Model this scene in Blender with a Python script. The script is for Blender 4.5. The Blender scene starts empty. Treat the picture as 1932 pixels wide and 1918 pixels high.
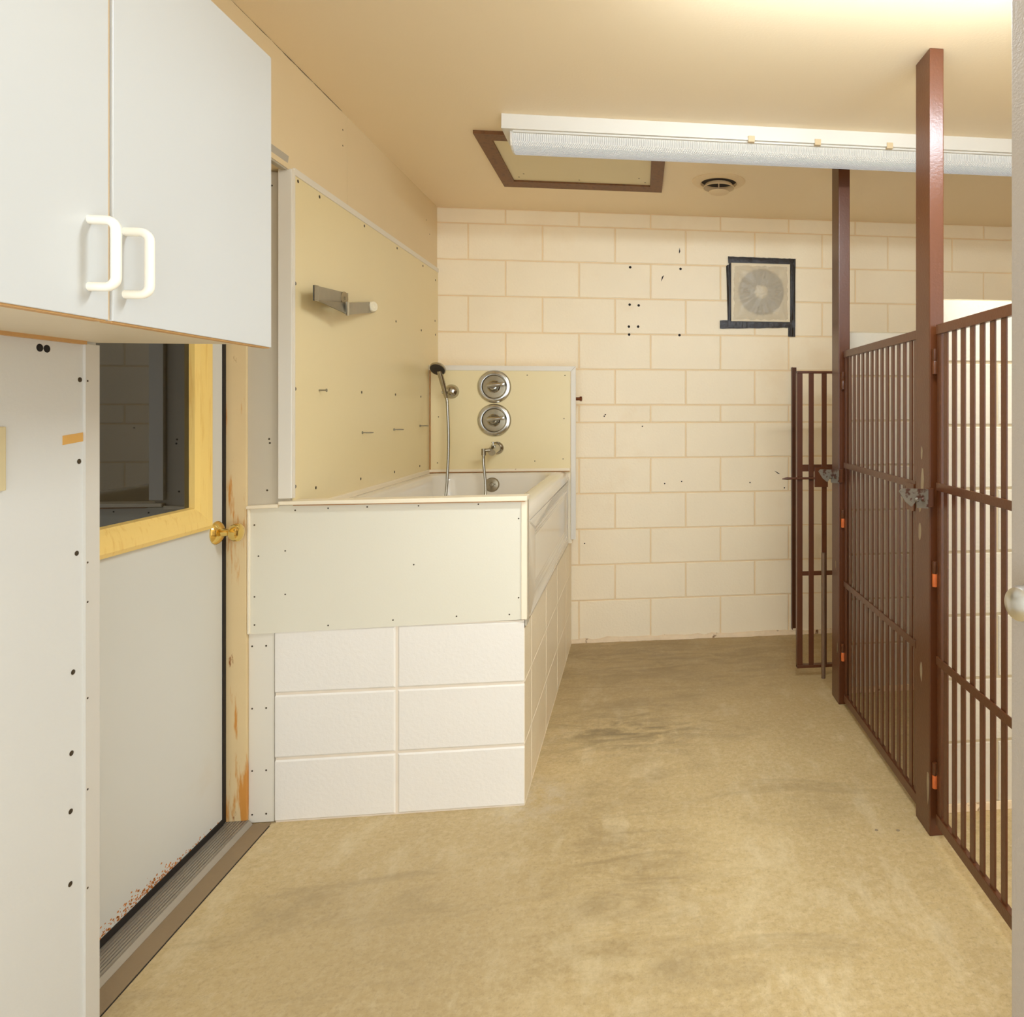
import bpy, bmesh, math, random
from mathutils import Vector, Matrix
random.seed(7)
SC = bpy.context.scene
COL = SC.collection
V = Vector

# ------------------------------------------------------------------ colours / materials
def lin(c):
    out = []
    for v in c:
        v = v / 255.0
        out.append(v / 12.92 if v <= 0.04045 else ((v + 0.055) / 1.055) ** 2.4)
    return (out[0], out[1], out[2], 1.0)

def mat(name, rgb, rough=0.5, metal=0.0, var=0.0, vscale=6.0, bump=0.0, bscale=60.0, spots=None, spec=0.5,
        ior=1.5, emit=None, emit_s=0.0, coat=0.0):
    m = bpy.data.materials.new(name); m.use_nodes = True
    nt = m.node_tree; N = nt.nodes; L = nt.links
    b = N['Principled BSDF']
    b.inputs['Roughness'].default_value = rough
    b.inputs['Metallic'].default_value = metal
    b.inputs['Specular IOR Level'].default_value = spec
    b.inputs['IOR'].default_value = ior
    b.inputs['Coat Weight'].default_value = coat
    base = lin(rgb)
    b.inputs['Base Color'].default_value = base
    tc = N.new('ShaderNodeTexCoord')
    col = None
    if var > 0:
        n = N.new('ShaderNodeTexNoise'); n.inputs['Scale'].default_value = vscale; n.inputs['Detail'].default_value = 6
        L.new(tc.outputs['Object'], n.inputs['Vector'])
        mx = N.new('ShaderNodeMix'); mx.data_type = 'RGBA'
        mx.inputs[6].default_value = tuple(c * (1 - var) for c in base[:3]) + (1,)
        mx.inputs[7].default_value = tuple(min(1, c * (1 + var)) for c in base[:3]) + (1,)
        L.new(n.outputs['Fac'], mx.inputs[0]); col = mx.outputs[2]
    if spots:
        # list of (rgb, scale, lo, hi[, stretch])
        for sp in spots:
            n = N.new('ShaderNodeTexNoise'); n.inputs['Scale'].default_value = sp[1]; n.inputs['Detail'].default_value = 8
            n.inputs['Roughness'].default_value = 0.6
            if len(sp) > 4:
                mp = N.new('ShaderNodeMapping'); mp.inputs['Scale'].default_value = sp[4]
                L.new(tc.outputs['Object'], mp.inputs['Vector']); L.new(mp.outputs['Vector'], n.inputs['Vector'])
            else:
                L.new(tc.outputs['Object'], n.inputs['Vector'])
            r = N.new('ShaderNodeMapRange'); r.inputs['From Min'].default_value = sp[2]; r.inputs['From Max'].default_value = sp[3]
            L.new(n.outputs['Fac'], r.inputs['Value'])
            mx = N.new('ShaderNodeMix'); mx.data_type = 'RGBA'
            if col is None: mx.inputs[6].default_value = base
            else: L.new(col, mx.inputs[6])
            mx.inputs[7].default_value = lin(sp[0])
            L.new(r.outputs['Result'], mx.inputs[0]); col = mx.outputs[2]
    if col is not None: L.new(col, b.inputs['Base Color'])
    if bump > 0:
        n = N.new('ShaderNodeTexNoise'); n.inputs['Scale'].default_value = bscale; n.inputs['Detail'].default_value = 4
        L.new(tc.outputs['Object'], n.inputs['Vector'])
        bp = N.new('ShaderNodeBump'); bp.inputs['Strength'].default_value = bump; bp.inputs['Distance'].default_value = 0.004
        L.new(n.outputs['Fac'], bp.inputs['Height']); L.new(bp.outputs['Normal'], b.inputs['Normal'])
    if emit:
        b.inputs['Emission Color'].default_value = lin(emit); b.inputs['Emission Strength'].default_value = emit_s
    return m

M = {}
M['block'] = mat('painted_block_cream', (248, 232, 200), 0.42, var=0.05, vscale=3.5, bump=0.35, bscale=95, spots=[((240, 216, 176), 1.6, 0.58, 0.8)])
M['joint'] = mat('painted_joint', (238, 210, 164), 0.5, var=0.06, vscale=9, bump=0.3, bscale=90)
M['block_white'] = mat('painted_block_white', (212, 201, 180), 0.45, var=0.02, vscale=3, bump=0.4, bscale=95, spots=[((196, 166, 118), 30, 0.74, 0.8)])
M['joint_white'] = mat('painted_joint_white', (190, 172, 138), 0.5, var=0.06, vscale=14)
M['block_pink'] = mat('painted_block_pinkish', (234, 227, 216), 0.45, var=0.02, vscale=3, bump=0.2, bscale=90, spots=[((214, 180, 136), 12, 0.73, 0.8)])
M['joint_pink'] = mat('painted_joint_pinkish', (232, 218, 198), 0.5, var=0.05, vscale=12)
M['baseboard'] = mat('crumbling_mortar', (232, 208, 172), 0.7, var=0.1, vscale=25, bump=0.9, bscale=70, spots=[((120, 78, 38), 18, 0.62, 0.70)])
M['ceiling'] = mat('ceiling_tan', (244, 224, 188), 0.45, var=0.03, vscale=1.2, bump=0.1, bscale=120)
M['board'] = mat('left_wall_beige', (228, 206, 164), 0.55, var=0.03, vscale=2.5, bump=0.15, bscale=140)
M['near'] = mat('near_wall_white', (213, 211, 204), 0.45, var=0.03, vscale=2.5, bump=0.1, bscale=120, spots=[((214, 164, 92), 9, 0.735, 0.77), ((205, 190, 170), 3.0, 0.66, 0.8)])
M['grey'] = mat('grey_painted_return', (198, 187, 165), 0.5, var=0.04, vscale=5)
M['yellow'] = mat('yellowish_panel', (234, 216, 168), 0.32, var=0.03, vscale=2.5, bump=0.05, bscale=160, spots=[((222, 200, 146), 1.5, 0.6, 0.8)])
M['panel'] = mat('ivory_panel', (224, 217, 197), 0.38, var=0.03, vscale=2.2, bump=0.05, bscale=160)
M['trim'] = mat('white_plastic_trim', (228, 220, 204), 0.35, var=0.02)
M['trimcream'] = mat('cream_plastic_trim', (240, 226, 198), 0.35, var=0.03, spots=[((150, 96, 46), 20, 0.70, 0.76)])
M['screw'] = mat('dark_screw', (74, 62, 44), 0.4, 0.6)
M['hole'] = mat('drilled_hole_black', (28, 20, 14), 0.9)
M['caulk'] = mat('stained_caulk', (170, 120, 66), 0.7, var=0.3, vscale=40, bump=0.6, bscale=80)
M['cab'] = mat('white_melamine', (203, 204, 201), 0.35, var=0.01)
M['cabunder'] = mat('cabinet_underside', (214, 200, 174), 0.5, var=0.05, vscale=8)
M['cabedge'] = mat('cabinet_core_edge', (196, 150, 92), 0.6, var=0.1, vscale=30)
M['cabedge2'] = mat('tan_edge_banding', (206, 178, 136), 0.6, var=0.05)
M['handle'] = mat('ivory_plastic', (246, 238, 220), 0.3)
M['door'] = mat('door_paint_grey_white', (210, 208, 199), 0.42, var=0.02, vscale=2, spots=[((206, 196, 176), 2.2, 0.62, 0.85)])
M['rust'] = mat('rust_flakes', (190, 116, 44), 0.8, var=0.4, vscale=80)
M['woodframe'] = mat('yellowed_vinyl_frame', (240, 205, 120), 0.4, var=0.07, vscale=4, spots=[((226, 180, 92), 10, 0.55, 0.75, (8, 8, 0.6))])
M['glass'] = mat('dark_window_glass', (10, 9, 7), 0.02, ior=1.75)
M['jamb'] = mat('worn_wood_jamb', (222, 196, 148), 0.55, var=0.08, vscale=8, spots=[((206, 140, 60), 6, 0.56, 0.62, (4, 4, 0.45)), ((150, 92, 40), 22, 0.64, 0.70, (2, 2, 0.5))])
M['greybead'] = mat('grey_corner_bead', (180, 170, 152), 0.55, var=0.05)
M['grey2'] = mat('greyish_trim', (204, 198, 186), 0.4, var=0.02)
M['black'] = mat('black_weatherstrip_and_gap', (26, 18, 12), 0.7)
M['brass'] = mat('polished_brass', (236, 204, 122), 0.14, 1.0)
M['alu'] = mat('aluminium_threshold', (168, 158, 142), 0.4, 0.55, var=0.06, vscale=20)
M['sill'] = mat('weathered_wood_sill', (140, 118, 88), 0.75, var=0.15, vscale=5, bump=0.4, bscale=50)
M['tub'] = mat('tub_enamel', (230, 222, 206), 0.14, var=0.01, coat=0.3)
M['chrome'] = mat('chrome', (190, 186, 176), 0.16, 1.0, var=0.05, vscale=40)
M['chromedark'] = mat('worn_chrome_face', (160, 148, 124), 0.28, 0.9, var=0.15, vscale=50)
M['hose'] = mat('steel_hose', (170, 165, 152), 0.25, 1.0)
M['darkface'] = mat('shower_face_dark', (48, 40, 34), 0.4)
M['steel'] = mat('grey_steel', (150, 144, 128), 0.35, 0.8, var=0.15, vscale=25, spots=[((110, 60, 28), 14, 0.66, 0.72)])
M['rubber'] = mat('ivory_roller', (238, 228, 200), 0.5)
M['brown'] = mat('brown_gate_paint', (88, 47, 22), 0.3, var=0.12, vscale=12, bump=0.12, bscale=120,
                 spots=[((120, 66, 32), 5, 0.66, 0.76), ((150, 130, 106), 26, 0.765, 0.785)])
M['chip'] = mat('bare_grey_chip', (150, 132, 104), 0.6, var=0.15, vscale=30)
M['rod'] = mat('worn_rod', (122, 96, 74), 0.45, 0.3, var=0.2, vscale=20)
M['orange'] = mat('rust_orange_hinge', (196, 96, 36), 0.6, var=0.2, vscale=60)
M['latch'] = mat('latch_galvanised', (122, 112, 96), 0.5, 0.4, var=0.2, vscale=40, spots=[((80, 46, 28), 18, 0.50, 0.55)])
M['tape'] = mat('black_tape', (34, 23, 13), 0.42, var=0.2, vscale=30, bump=1.0, bscale=38)
M['fan'] = mat('fan_housing_cream', (226, 212, 182), 0.5)
M['fandark'] = mat('fan_louvre_grey', (170, 160, 142), 0.5)
M['fixture'] = mat('fixture_white', (218, 212, 200), 0.4, var=0.01, spots=[((190, 172, 140), 6, 0.72, 0.8)])
M['clip'] = mat('yellowed_clip', (206, 182, 142), 0.5)
M['hatchwood'] = mat('brown_wood_trim', (118, 74, 32), 0.5, var=0.15, vscale=6, spots=[((92, 54, 22), 8, 0.5, 0.7, (6, 6, 6))])
M['hatchpanel'] = mat('hatch_panel_ivory', (226, 212, 174), 0.5, var=0.03, vscale=3)
M['vent'] = mat('vent_cream', (232, 208, 168), 0.5)
M['ventdark'] = mat('vent_dark_void', (40, 26, 14), 0.8)
M['plate'] = mat('beige_switch_plate', (206, 190, 148), 0.5)
M['masking'] = mat('tan_tape', (216, 166, 88), 0.6, var=0.06, vscale=30)
M['greydoor'] = mat('grey_metal_door', (164, 152, 138), 0.38, var=0.02, bump=0.25, bscale=260)
M['satin'] = mat('satin_nickel', (214, 212, 206), 0.3, 1.0)
M['copper'] = mat('dark_copper_pipe', (120, 70, 44), 0.35, 0.9, var=0.25, vscale=60)

def lens_material(name, strength):
    m = mat(name, (214, 208, 194), 0.22, emit=(230, 243, 254), emit_s=strength)
    nt = m.node_tree; N = nt.nodes; L = nt.links; b = N['Principled BSDF']
    tc = N.new('ShaderNodeTexCoord'); bumps = None
    adds = []
    for ang in (45, -45):
        mp = N.new('ShaderNodeMapping'); mp.inputs['Rotation'].default_value = (0, 0, math.radians(ang))
        w = N.new('ShaderNodeTexWave'); w.inputs['Scale'].default_value = 62
        L.new(tc.outputs['Object'], mp.inputs['Vector']); L.new(mp.outputs['Vector'], w.inputs['Vector'])
        adds.append(w)
    a = N.new('ShaderNodeMath'); a.operation = 'ADD'
    L.new(adds[0].outputs['Fac'], a.inputs[0]); L.new(adds[1].outputs['Fac'], a.inputs[1])
    rr = N.new('ShaderNodeMapRange'); rr.inputs['From Max'].default_value = 2.0
    L.new(a.outputs[0], rr.inputs['Value'])
    cm = N.new('ShaderNodeMix'); cm.data_type = 'RGBA'; cm.inputs[6].default_value = lin((208, 194, 166)); cm.inputs[7].default_value = lin((236, 224, 200))
    L.new(rr.outputs['Result'], cm.inputs[0]); L.new(cm.outputs[2], b.inputs['Base Color'])
    bp = N.new('ShaderNodeBump'); bp.inputs['Strength'].default_value = 1.0; bp.inputs['Distance'].default_value = 0.004
    L.new(a.outputs[0], bp.inputs['Height']); L.new(bp.outputs['Normal'], b.inputs['Normal'])
    return m
M['lens_dim'] = lens_material('prismatic_lens', 0.30)
M['lens_lit'] = lens_material('prismatic_lens_lit', 62.0)

def plastic_sheet():
    m = bpy.data.materials.new('clear_plastic_sheet'); m.use_nodes = True
    nt = m.node_tree; N = nt.nodes; L = nt.links
    for n in list(N): N.remove(n)
    o = N.new('ShaderNodeOutputMaterial'); mix = N.new('ShaderNodeMixShader'); tr = N.new('ShaderNodeBsdfTransparent')
    b = N.new('ShaderNodeBsdfPrincipled'); b.inputs['Base Color'].default_value = lin((236, 226, 204)); b.inputs['Roughness'].default_value = 0.22
    mix.inputs[0].default_value = 0.36
    tc = N.new('ShaderNodeTexCoord'); n = N.new('ShaderNodeTexNoise'); n.inputs['Scale'].default_value = 14; n.inputs['Detail'].default_value = 5
    n.inputs['Distortion'].default_value = 1.5
    bp = N.new('ShaderNodeBump'); bp.inputs['Strength'].default_value = 0.9; bp.inputs['Distance'].default_value = 0.01
    L.new(tc.outputs['Object'], n.inputs['Vector']); L.new(n.outputs['Fac'], bp.inputs['Height']); L.new(bp.outputs['Normal'], b.inputs['Normal'])
    L.new(tr.outputs[0], mix.inputs[1]); L.new(b.outputs[0], mix.inputs[2]); L.new(mix.outputs[0], o.inputs[0])
    return m
M['plastic'] = plastic_sheet()

def concrete():
    m = bpy.data.materials.new('stained_concrete'); m.use_nodes = True
    nt = m.node_tree; N = nt.nodes; L = nt.links; b = N['Principled BSDF']
    tc = N.new('ShaderNodeTexCoord')
    def noise(scale, detail=8, rough=0.6, stretch=None, dist=0.0):
        n = N.new('ShaderNodeTexNoise'); n.inputs['Scale'].default_value = scale; n.inputs['Detail'].default_value = detail
        n.inputs['Roughness'].default_value = rough; n.inputs['Distortion'].default_value = dist
        if stretch:
            mp = N.new('ShaderNodeMapping'); mp.inputs['Scale'].default_value = stretch
            L.new(tc.outputs['Object'], mp.inputs['Vector']); L.new(mp.outputs['Vector'], n.inputs['Vector'])
        else: L.new(tc.outputs['Object'], n.inputs['Vector'])
        return n.outputs['Fac']
    def rng(s, a, c):
        r = N.new('ShaderNodeMapRange'); r.inputs['From Min'].default_value = a; r.inputs['From Max'].default_value = c
        L.new(s, r.inputs['Value']); return r.outputs['Result']
    def mul(a, c):
        k = N.new('ShaderNodeMath'); k.operation = 'MULTIPLY'; L.new(a, k.inputs[0])
        if isinstance(c, float): k.inputs[1].default_value = c
        else: L.new(c, k.inputs[1])
        return k.outputs[0]
    def mix(fac, a, c):
        mx = N.new('ShaderNodeMix'); mx.data_type = 'RGBA'; L.new(fac, mx.inputs[0])
        if isinstance(a, tuple): mx.inputs[6].default_value = a
        else: L.new(a, mx.inputs[6])
        mx.inputs[7].default_value = c; return mx.outputs[2]
    def blob(x, y, r0, r1, sx=1.0, sy=1.0):
        mp = N.new('ShaderNodeMapping'); mp.inputs['Location'].default_value = (-x * sx, -y * sy, 0); mp.inputs['Scale'].default_value = (sx, sy, 0)
        L.new(tc.outputs['Object'], mp.inputs['Vector'])
        ln = N.new('ShaderNodeVectorMath'); ln.operation = 'LENGTH'; L.new(mp.outputs['Vector'], ln.inputs[0])
        return rng(ln.outputs['Value'], r1, r0)
    c = mix(rng(noise(1.3), 0.3, 0.7), lin((182, 158, 112)), lin((205, 180, 130)))
    c = mix(mul(rng(noise(45, 6, 0.75), 0.45, 0.68), 0.52), c, lin((222, 202, 160)))
    c = mix(mul(rng(noise(85, 5, 0.8), 0.50, 0.70), 0.52), c, lin((140, 118, 80)))
    c = mix(mul(rng(noise(5, 9, 0.7, (1.5, 0.6, 1)), 0.53, 0.72), 0.55), c, lin((228, 212, 176)))
    c = mix(mul(rng(noise(2.2, 7, 0.65, (0.7, 2.2, 1), 0.8), 0.54, 0.70), 0.55), c, lin((150, 130, 94)))
    # damp, dirty patches beside the tub base, plus darker areas elsewhere
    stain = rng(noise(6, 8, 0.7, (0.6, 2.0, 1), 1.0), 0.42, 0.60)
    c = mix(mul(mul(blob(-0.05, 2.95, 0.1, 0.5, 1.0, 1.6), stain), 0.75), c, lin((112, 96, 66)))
    c = mix(mul(blob(0.25, 3.75, 0.25, 1.15, 0.75, 1.15), 0.55), c, lin((138, 114, 72)))  # smooth darker area toward the back wall
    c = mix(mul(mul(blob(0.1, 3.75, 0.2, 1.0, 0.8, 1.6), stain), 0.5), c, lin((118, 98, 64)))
    c = mix(mul(blob(-0.65, 1.75, 0.15, 0.75, 1.0, 0.9), 0.40), c, lin((146, 124, 86)))  # smooth darker area in the left foreground
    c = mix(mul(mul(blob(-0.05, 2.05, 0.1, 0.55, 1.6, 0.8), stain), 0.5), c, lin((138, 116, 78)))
    # lighter patches at three spots
    worn = rng(noise(11, 9, 0.75), 0.42, 0.62)  # noise that breaks up the lighter patches
    c = mix(mul(mul(blob(0.35, 1.95, 0.05, 0.34, 1.6, 1.0), worn), 0.5), c, lin((224, 206, 166)))
    c = mix(mul(mul(blob(-0.12, 1.75, 0.05, 0.3), worn), 0.35), c, lin((224, 206, 166)))
    c = mix(mul(mul(blob(-0.36, 2.45, 0.02, 0.2), worn), 0.7), c, lin((206, 196, 176)))
    L.new(c, b.inputs['Base Color'])
    b.inputs['Roughness'].default_value = 0.42
    r = N.new('ShaderNodeMapRange'); r.inputs['To Min'].default_value = 0.32; r.inputs['To Max'].default_value = 0.6
    L.new(noise(7), r.inputs['Value']); L.new(r.outputs['Result'], b.inputs['Roughness'])
    bp = N.new('ShaderNodeBump'); bp.inputs['Strength'].default_value = 0.25; bp.inputs['Distance'].default_value = 0.004
    L.new(noise(70, 5), bp.inputs['Height']); L.new(bp.outputs['Normal'], b.inputs['Normal'])
    return m
M['floor'] = concrete()

# ------------------------------------------------------------------ object helpers
WL = {}
def finish(name, bm, mats, parent=None, smooth=None, bevel=0.0, kind=None, label=None, cat=None, group=None, recenter=True):
    """Link a bmesh (world coordinates) as one mesh object with its origin at the bottom centre of its bounds."""
    if bevel > 0:
        bmesh.ops.bevel(bm, geom=list(bm.edges), offset=bevel, segments=2, profile=0.6, affect='EDGES', clamp_overlap=True)
    bmesh.ops.recalc_face_normals(bm, faces=bm.faces)
    c = V((0, 0, 0))
    if recenter and bm.verts:
        xs = [v.co.x for v in bm.verts]; ys = [v.co.y for v in bm.verts]; zs = [v.co.z for v in bm.verts]
        c = V(((min(xs) + max(xs)) / 2, (min(ys) + max(ys)) / 2, min(zs)))
        for v in bm.verts: v.co -= c
    me = bpy.data.meshes.new(name); bm.to_mesh(me); bm.free()
    for mm in (mats if isinstance(mats, (list, tuple)) else [mats]): me.materials.append(mm)
    if smooth is not None:
        for p in me.polygons: p.use_smooth = True
        me.set_sharp_from_angle(angle=math.radians(smooth))
    o = bpy.data.objects.new(name, me); COL.objects.link(o)
    o.location = c; WL[o.name] = c.copy()
    attach(o, parent)
    if kind: o['kind'] = kind
    if label: o['label'] = label
    if cat: o['category'] = cat
    if group: o['group'] = group
    return o
def attach(o, parent):
    if parent is not None:
        o.parent = parent; o.matrix_parent_inverse = Matrix.Translation(-WL[parent.name])
        # world location stays what it was
def thing(name, label, cat, loc, group=None):
    o = bpy.data.objects.new(name, None); COL.objects.link(o)
    o.location = loc; o.empty_display_size = 0.05; WL[o.name] = V(loc)
    o['label'] = label; o['category'] = cat
    if group: o['group'] = group
    return o
def clone(o, delta, parent):
    c = o.copy(); COL.objects.link(c)
    w = WL[o.name] + V(delta); c.location = w; WL[c.name] = w
    attach(c, parent); return c

def nb(): return bmesh.new()
def box(bm, a, b, mi=0):
    x0, y0, z0 = a; x1, y1, z1 = b
    vs = [bm.verts.new(p) for p in ((x0, y0, z0), (x1, y0, z0), (x1, y1, z0), (x0, y1, z0), (x0, y0, z1), (x1, y0, z1), (x1, y1, z1), (x0, y1, z1))]
    for f in ((0, 3, 2, 1), (4, 5, 6, 7), (0, 1, 5, 4), (1, 2, 6, 5), (2, 3, 7, 6), (3, 0, 4, 7)):
        fc = bm.faces.new([vs[i] for i in f]); fc.material_index = mi
    return vs
def poly_prism(bm, pts, ext, mi=0):
    """extrude a planar polygon (list of 3D points) by vector ext"""
    a = [bm.verts.new(p) for p in pts]; e = V(ext); b = [bm.verts.new(V(p) + e) for p in pts]
    n = len(pts); fs = [bm.faces.new(a), bm.faces.new(list(reversed(b)))]
    for i in range(n): fs.append(bm.faces.new((a[i], b[i], b[(i + 1) % n], a[(i + 1) % n])))
    for f in fs: f.material_index = mi
def frame_of(d):
    d = V(d).normalized(); u = d.orthogonal().normalized(); return d, u, d.cross(u)
def tube(bm, pts, r, seg=12, mi=0, caps=True):
    pts = [V(p) for p in pts]; rings = []; u = None
    for i, p in enumerate(pts):
        d = (pts[min(i + 1, len(pts) - 1)] - pts[max(i - 1, 0)]).normalized()
        if u is None: u = d.orthogonal().normalized()
        u = (u - d * u.dot(d)).normalized(); w = d.cross(u)
        rr = r[i] if isinstance(r, (list, tuple)) else r
        rings.append([bm.verts.new(p + (u * math.cos(t) + w * math.sin(t)) * rr) for t in (2 * math.pi * k / seg for k in range(seg))])
    for a, b in zip(rings, rings[1:]):
        for k in range(seg):
            f = bm.faces.new((a[k], a[(k + 1) % seg], b[(k + 1) % seg], b[k])); f.material_index = mi
    if caps:
        for ring in (rings[0], rings[-1]):
            f = bm.faces.new(ring); f.material_index = mi
def lathe(bm, prof, origin, axis, seg=32, mi=0):
    """prof: list of (radius, height along axis)"""
    o = V(origin); d, u, w = frame_of(axis); rings = []
    for r, h in prof:
        if r < 1e-6: rings.append([bm.verts.new(o + d * h)])
        else: rings.append([bm.verts.new(o + d * h + (u * math.cos(t) + w * math.sin(t)) * r) for t in (2 * math.pi * k / seg for k in range(seg))])
    for a, b in zip(rings, rings[1:]):
        for k in range(seg):
            k2 = (k + 1) % seg
            if len(a) == 1 and len(b) == 1: continue
            if len(a) == 1: f = bm.faces.new((a[0], b[k2], b[k]))
            elif len(b) == 1: f = bm.faces.new((a[k], a[k2], b[0]))
            else: f = bm.faces.new((a[k], a[k2], b[k2], b[k]))
            f.material_index = mi
def smooth_path(pts, n=10):
    """Catmull-Rom through the points"""
    P = [V(p) for p in pts]; P = [P[0] * 2 - P[1]] + P + [P[-1] * 2 - P[-2]]; out = []
    for i in range(1, len(P) - 2):
        p0, p1, p2, p3 = P[i - 1:i + 3]
        for k in range(n):
            t = k / n
            out.append(0.5 * (2 * p1 + (p2 - p0) * t + (2 * p0 - 5 * p1 + 4 * p2 - p3) * t * t + (3 * p1 - p0 - 3 * p2 + p3) * t ** 3))
    out.append(P[-2]); return out
def strap(bm, p, q, h, t, mi=0):
    """upright flat strap between two centre points, height h, thickness t"""
    p, q = V(p), V(q); d = q - p; n = V((d.y, -d.x, 0)).normalized() * (t / 2); z = V((0, 0, h / 2))
    poly_prism(bm, [p - z - n, q - z - n, q + z - n, p + z - n], n * 2, mi)

def block_wall(bm, origin, udir, ndir, u0, u1, rows, joint=0.007, slope=0.003, depth=0.0025, mi=0, mj=1):
    """Painted concrete blocks as real relief: rows = [(z0, z1, [vertical joint positions])]; ndir points into the room."""
    o = V(origin); U = V(udir); Nn = V(ndir)
    def P(u, z, d): return bm.verts.new(o + U * u + V((0, 0, z)) - Nn * d)
    for z0, z1, js in rows:
        cuts = [u0] + [j for j in sorted(js) if u0 + 0.01 < j < u1 - 0.01] + [u1]
        for a, b in zip(cuts, cuts[1:]):
            jl = joint / 2 if a != u0 else 0.0; jr = joint / 2 if b != u1 else 0.0
            jb = joint / 2; jt = joint / 2
            q = [(a, z0, depth), (b, z0, depth), (b, z1, depth), (a, z1, depth)]
            i1 = [(a + jl, z0 + jb, depth), (b - jr, z0 + jb, depth), (b - jr, z1 - jt, depth), (a + jl, z1 - jt, depth)]
            s = slope
            i2 = [(a + jl + (s if jl else 0), z0 + jb + s, 0), (b - jr - (s if jr else 0), z0 + jb + s, 0), (b - jr - (s if jr else 0), z1 - jt - s, 0), (a + jl + (s if jl else 0), z1 - jt - s, 0)]
            R = [[P(*p) for p in ring] for ring in (q, i1, i2)]
            for r1, r2, m in ((R[0], R[1], mj), (R[1], R[2], mi)):
                for k in range(4):
                    f = bm.faces.new((r1[k], r1[(k + 1) % 4], r2[(k + 1) % 4], r2[k])); f.material_index = m
            f = bm.faces.new(R[2]); f.material_index = mi

def disc_mesh(name, r, h, axis, m, seg=10):
    bm = nb(); lathe(bm, [(0, 0), (r, 0), (r, h * 0.4), (r * 0.6, h), (0, h)], (0, 0, 0), axis, seg)
    me = bpy.data.meshes.new(name); bmesh.ops.recalc_face_normals(bm, faces=bm.faces); bm.to_mesh(me); bm.free(); me.materials.append(m); return me
def dots(name, me, pts, parent):
    for p in pts:
        o = bpy.data.objects.new(name, me); COL.objects.link(o); o.location = p; WL[o.name] = V(p); attach(o, parent)

# ------------------------------------------------------------------ main dimensions (metres); camera above the origin looks along +Y
YB, XL, ZC, YF, XT, YC = 4.069, -1.115, 2.457, 2.416, -0.378, 3.90
XD, XR, YFRONT = -1.306, 2.30, -0.9
C = 0.2032

# ------------------------------------------------------------------ setting
bm = nb()
n = 24
grid = [[bm.verts.new((-1.32 + (XR + 1.32) * i / n, YFRONT + (YB + 0.06 - YFRONT) * j / n, 0)) for j in range(n + 1)] for i in range(n + 1)]
for i in range(n):
    for j in range(n): bm.faces.new((grid[i][j], grid[i + 1][j], grid[i + 1][j + 1], grid[i][j + 1]))
floor = finish('floor', bm, M['floor'], kind='structure', recenter=False, label='stained tan concrete floor', )
bm = nb(); box(bm, (-1.6, YFRONT, ZC), (XR + 0.1, YB + 0.1, ZC + 0.08))
finish('ceiling', bm, M['ceiling'], kind='structure', label='flat tan painted ceiling')

# back wall: courses measured from the floor, with one half-height course
bx = -0.9495; zF = 1.2541
A_ = [bx + 2 * i * C for i in range(-2, 12)]; B_ = [bx + (2 * i + 1) * C for i in range(-2, 12)]
rows = [(0.0, zF - 5 * C, B_)]
for k in range(5, 0, -1): rows.append((zF - k * C, zF - (k - 1) * C, A_ if k % 2 else B_))
rows.append((zF, zF + C / 2, B_))
for k in range(5): rows.append((zF + C / 2 + k * C, zF + C / 2 + (k + 1) * C, A_ if k % 2 == 0 else B_))
rows.append((zF + 5.5 * C, ZC, B_))
bm = nb(); block_wall(bm, (0, YB, 0), (1, 0, 0), (0, -1, 0), -1.6, XR + 0.1, rows)
box(bm, (-1.6, YB + 0.02, 0), (XR + 0.1, YB + 0.12, ZC))
wall_back = finish('wall_back', bm, [M['block'], M['joint']], kind='structure', label='cream painted concrete block wall at the far end')
bm = nb()
prev = None; x = XT - 0.003
random.seed(3)
while x < XR:
    h = 0.022 + random.uniform(-0.006, 0.008); d = 0.012 + random.uniform(-0.003, 0.005)
    ring = [bm.verts.new((x, YB - d, 0)), bm.verts.new((x, YB - d * 0.8, h * 0.6)), bm.verts.new((x, YB - 0.001, h)), bm.verts.new((x, YB + 0.01, h)), bm.verts.new((x, YB + 0.01, 0))]
    if prev:
        for k in range(5): bm.faces.new((prev[k], prev[(k + 1) % 5], ring[(k + 1) % 5], ring[k]))
    else: bm.faces.new(ring)
    prev = ring; x += 0.04
bm.faces.new(prev)
finish('baseboard_back', bm, M['baseboard'], kind='structure', smooth=60, label='crumbling painted mortar strip along the foot of the back wall')
holes = disc_mesh('hole', 0.0075, 0.0012, (0, -1, 0), M['hole'])
def hit_back(u, v):
    f, cx, cy, yw, h = 1322., 1370.48, 771.73, -.1241, 1.3308
    a = (u - cx) / f; b = -(v - cy) / f
    X = a * math.cos(yw) - math.sin(yw); Y = a * math.sin(yw) + math.cos(yw)
    t = (YB - 0.0005) / Y; return (X * t, YB - 0.0005, h + b * t)
# drilled holes left in the wall, positions measured on the wall surface
dots('drill_hole', holes, [hit_back(*p) for p in ((1189, 504), (1284, 507), (1188, 574.5), (1205, 576), (1186.5, 616), (1204, 616), (1187, 631), (1282, 632))], wall_back)
small = disc_mesh('hole_small', 0.004, 0.001, (0, -1, 0), M['hole'], 8)
dots('drill_hole', small, [hit_back(*p) for p in ((1142, 782), (1140, 785), (1212, 804), (1254, 912), (1286, 908), (1415, 910), (1480, 920), (1103, 1025))], wall_back)
bm = nb()
for pts in (((1247, 531), (1249, 522), (1253, 519), (1250, 526)), ((1281, 476), (1282, 467), (1283.5, 474), (1282, 478)), ((1461, 888), (1464, 889), (1472, 894), (1468, 893.5))):
    poly_prism(bm, [hit_back(*p) for p in pts], (0, -0.0008, 0))
finish('paint_scratch', bm, M['hole'], wall_back)

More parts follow.
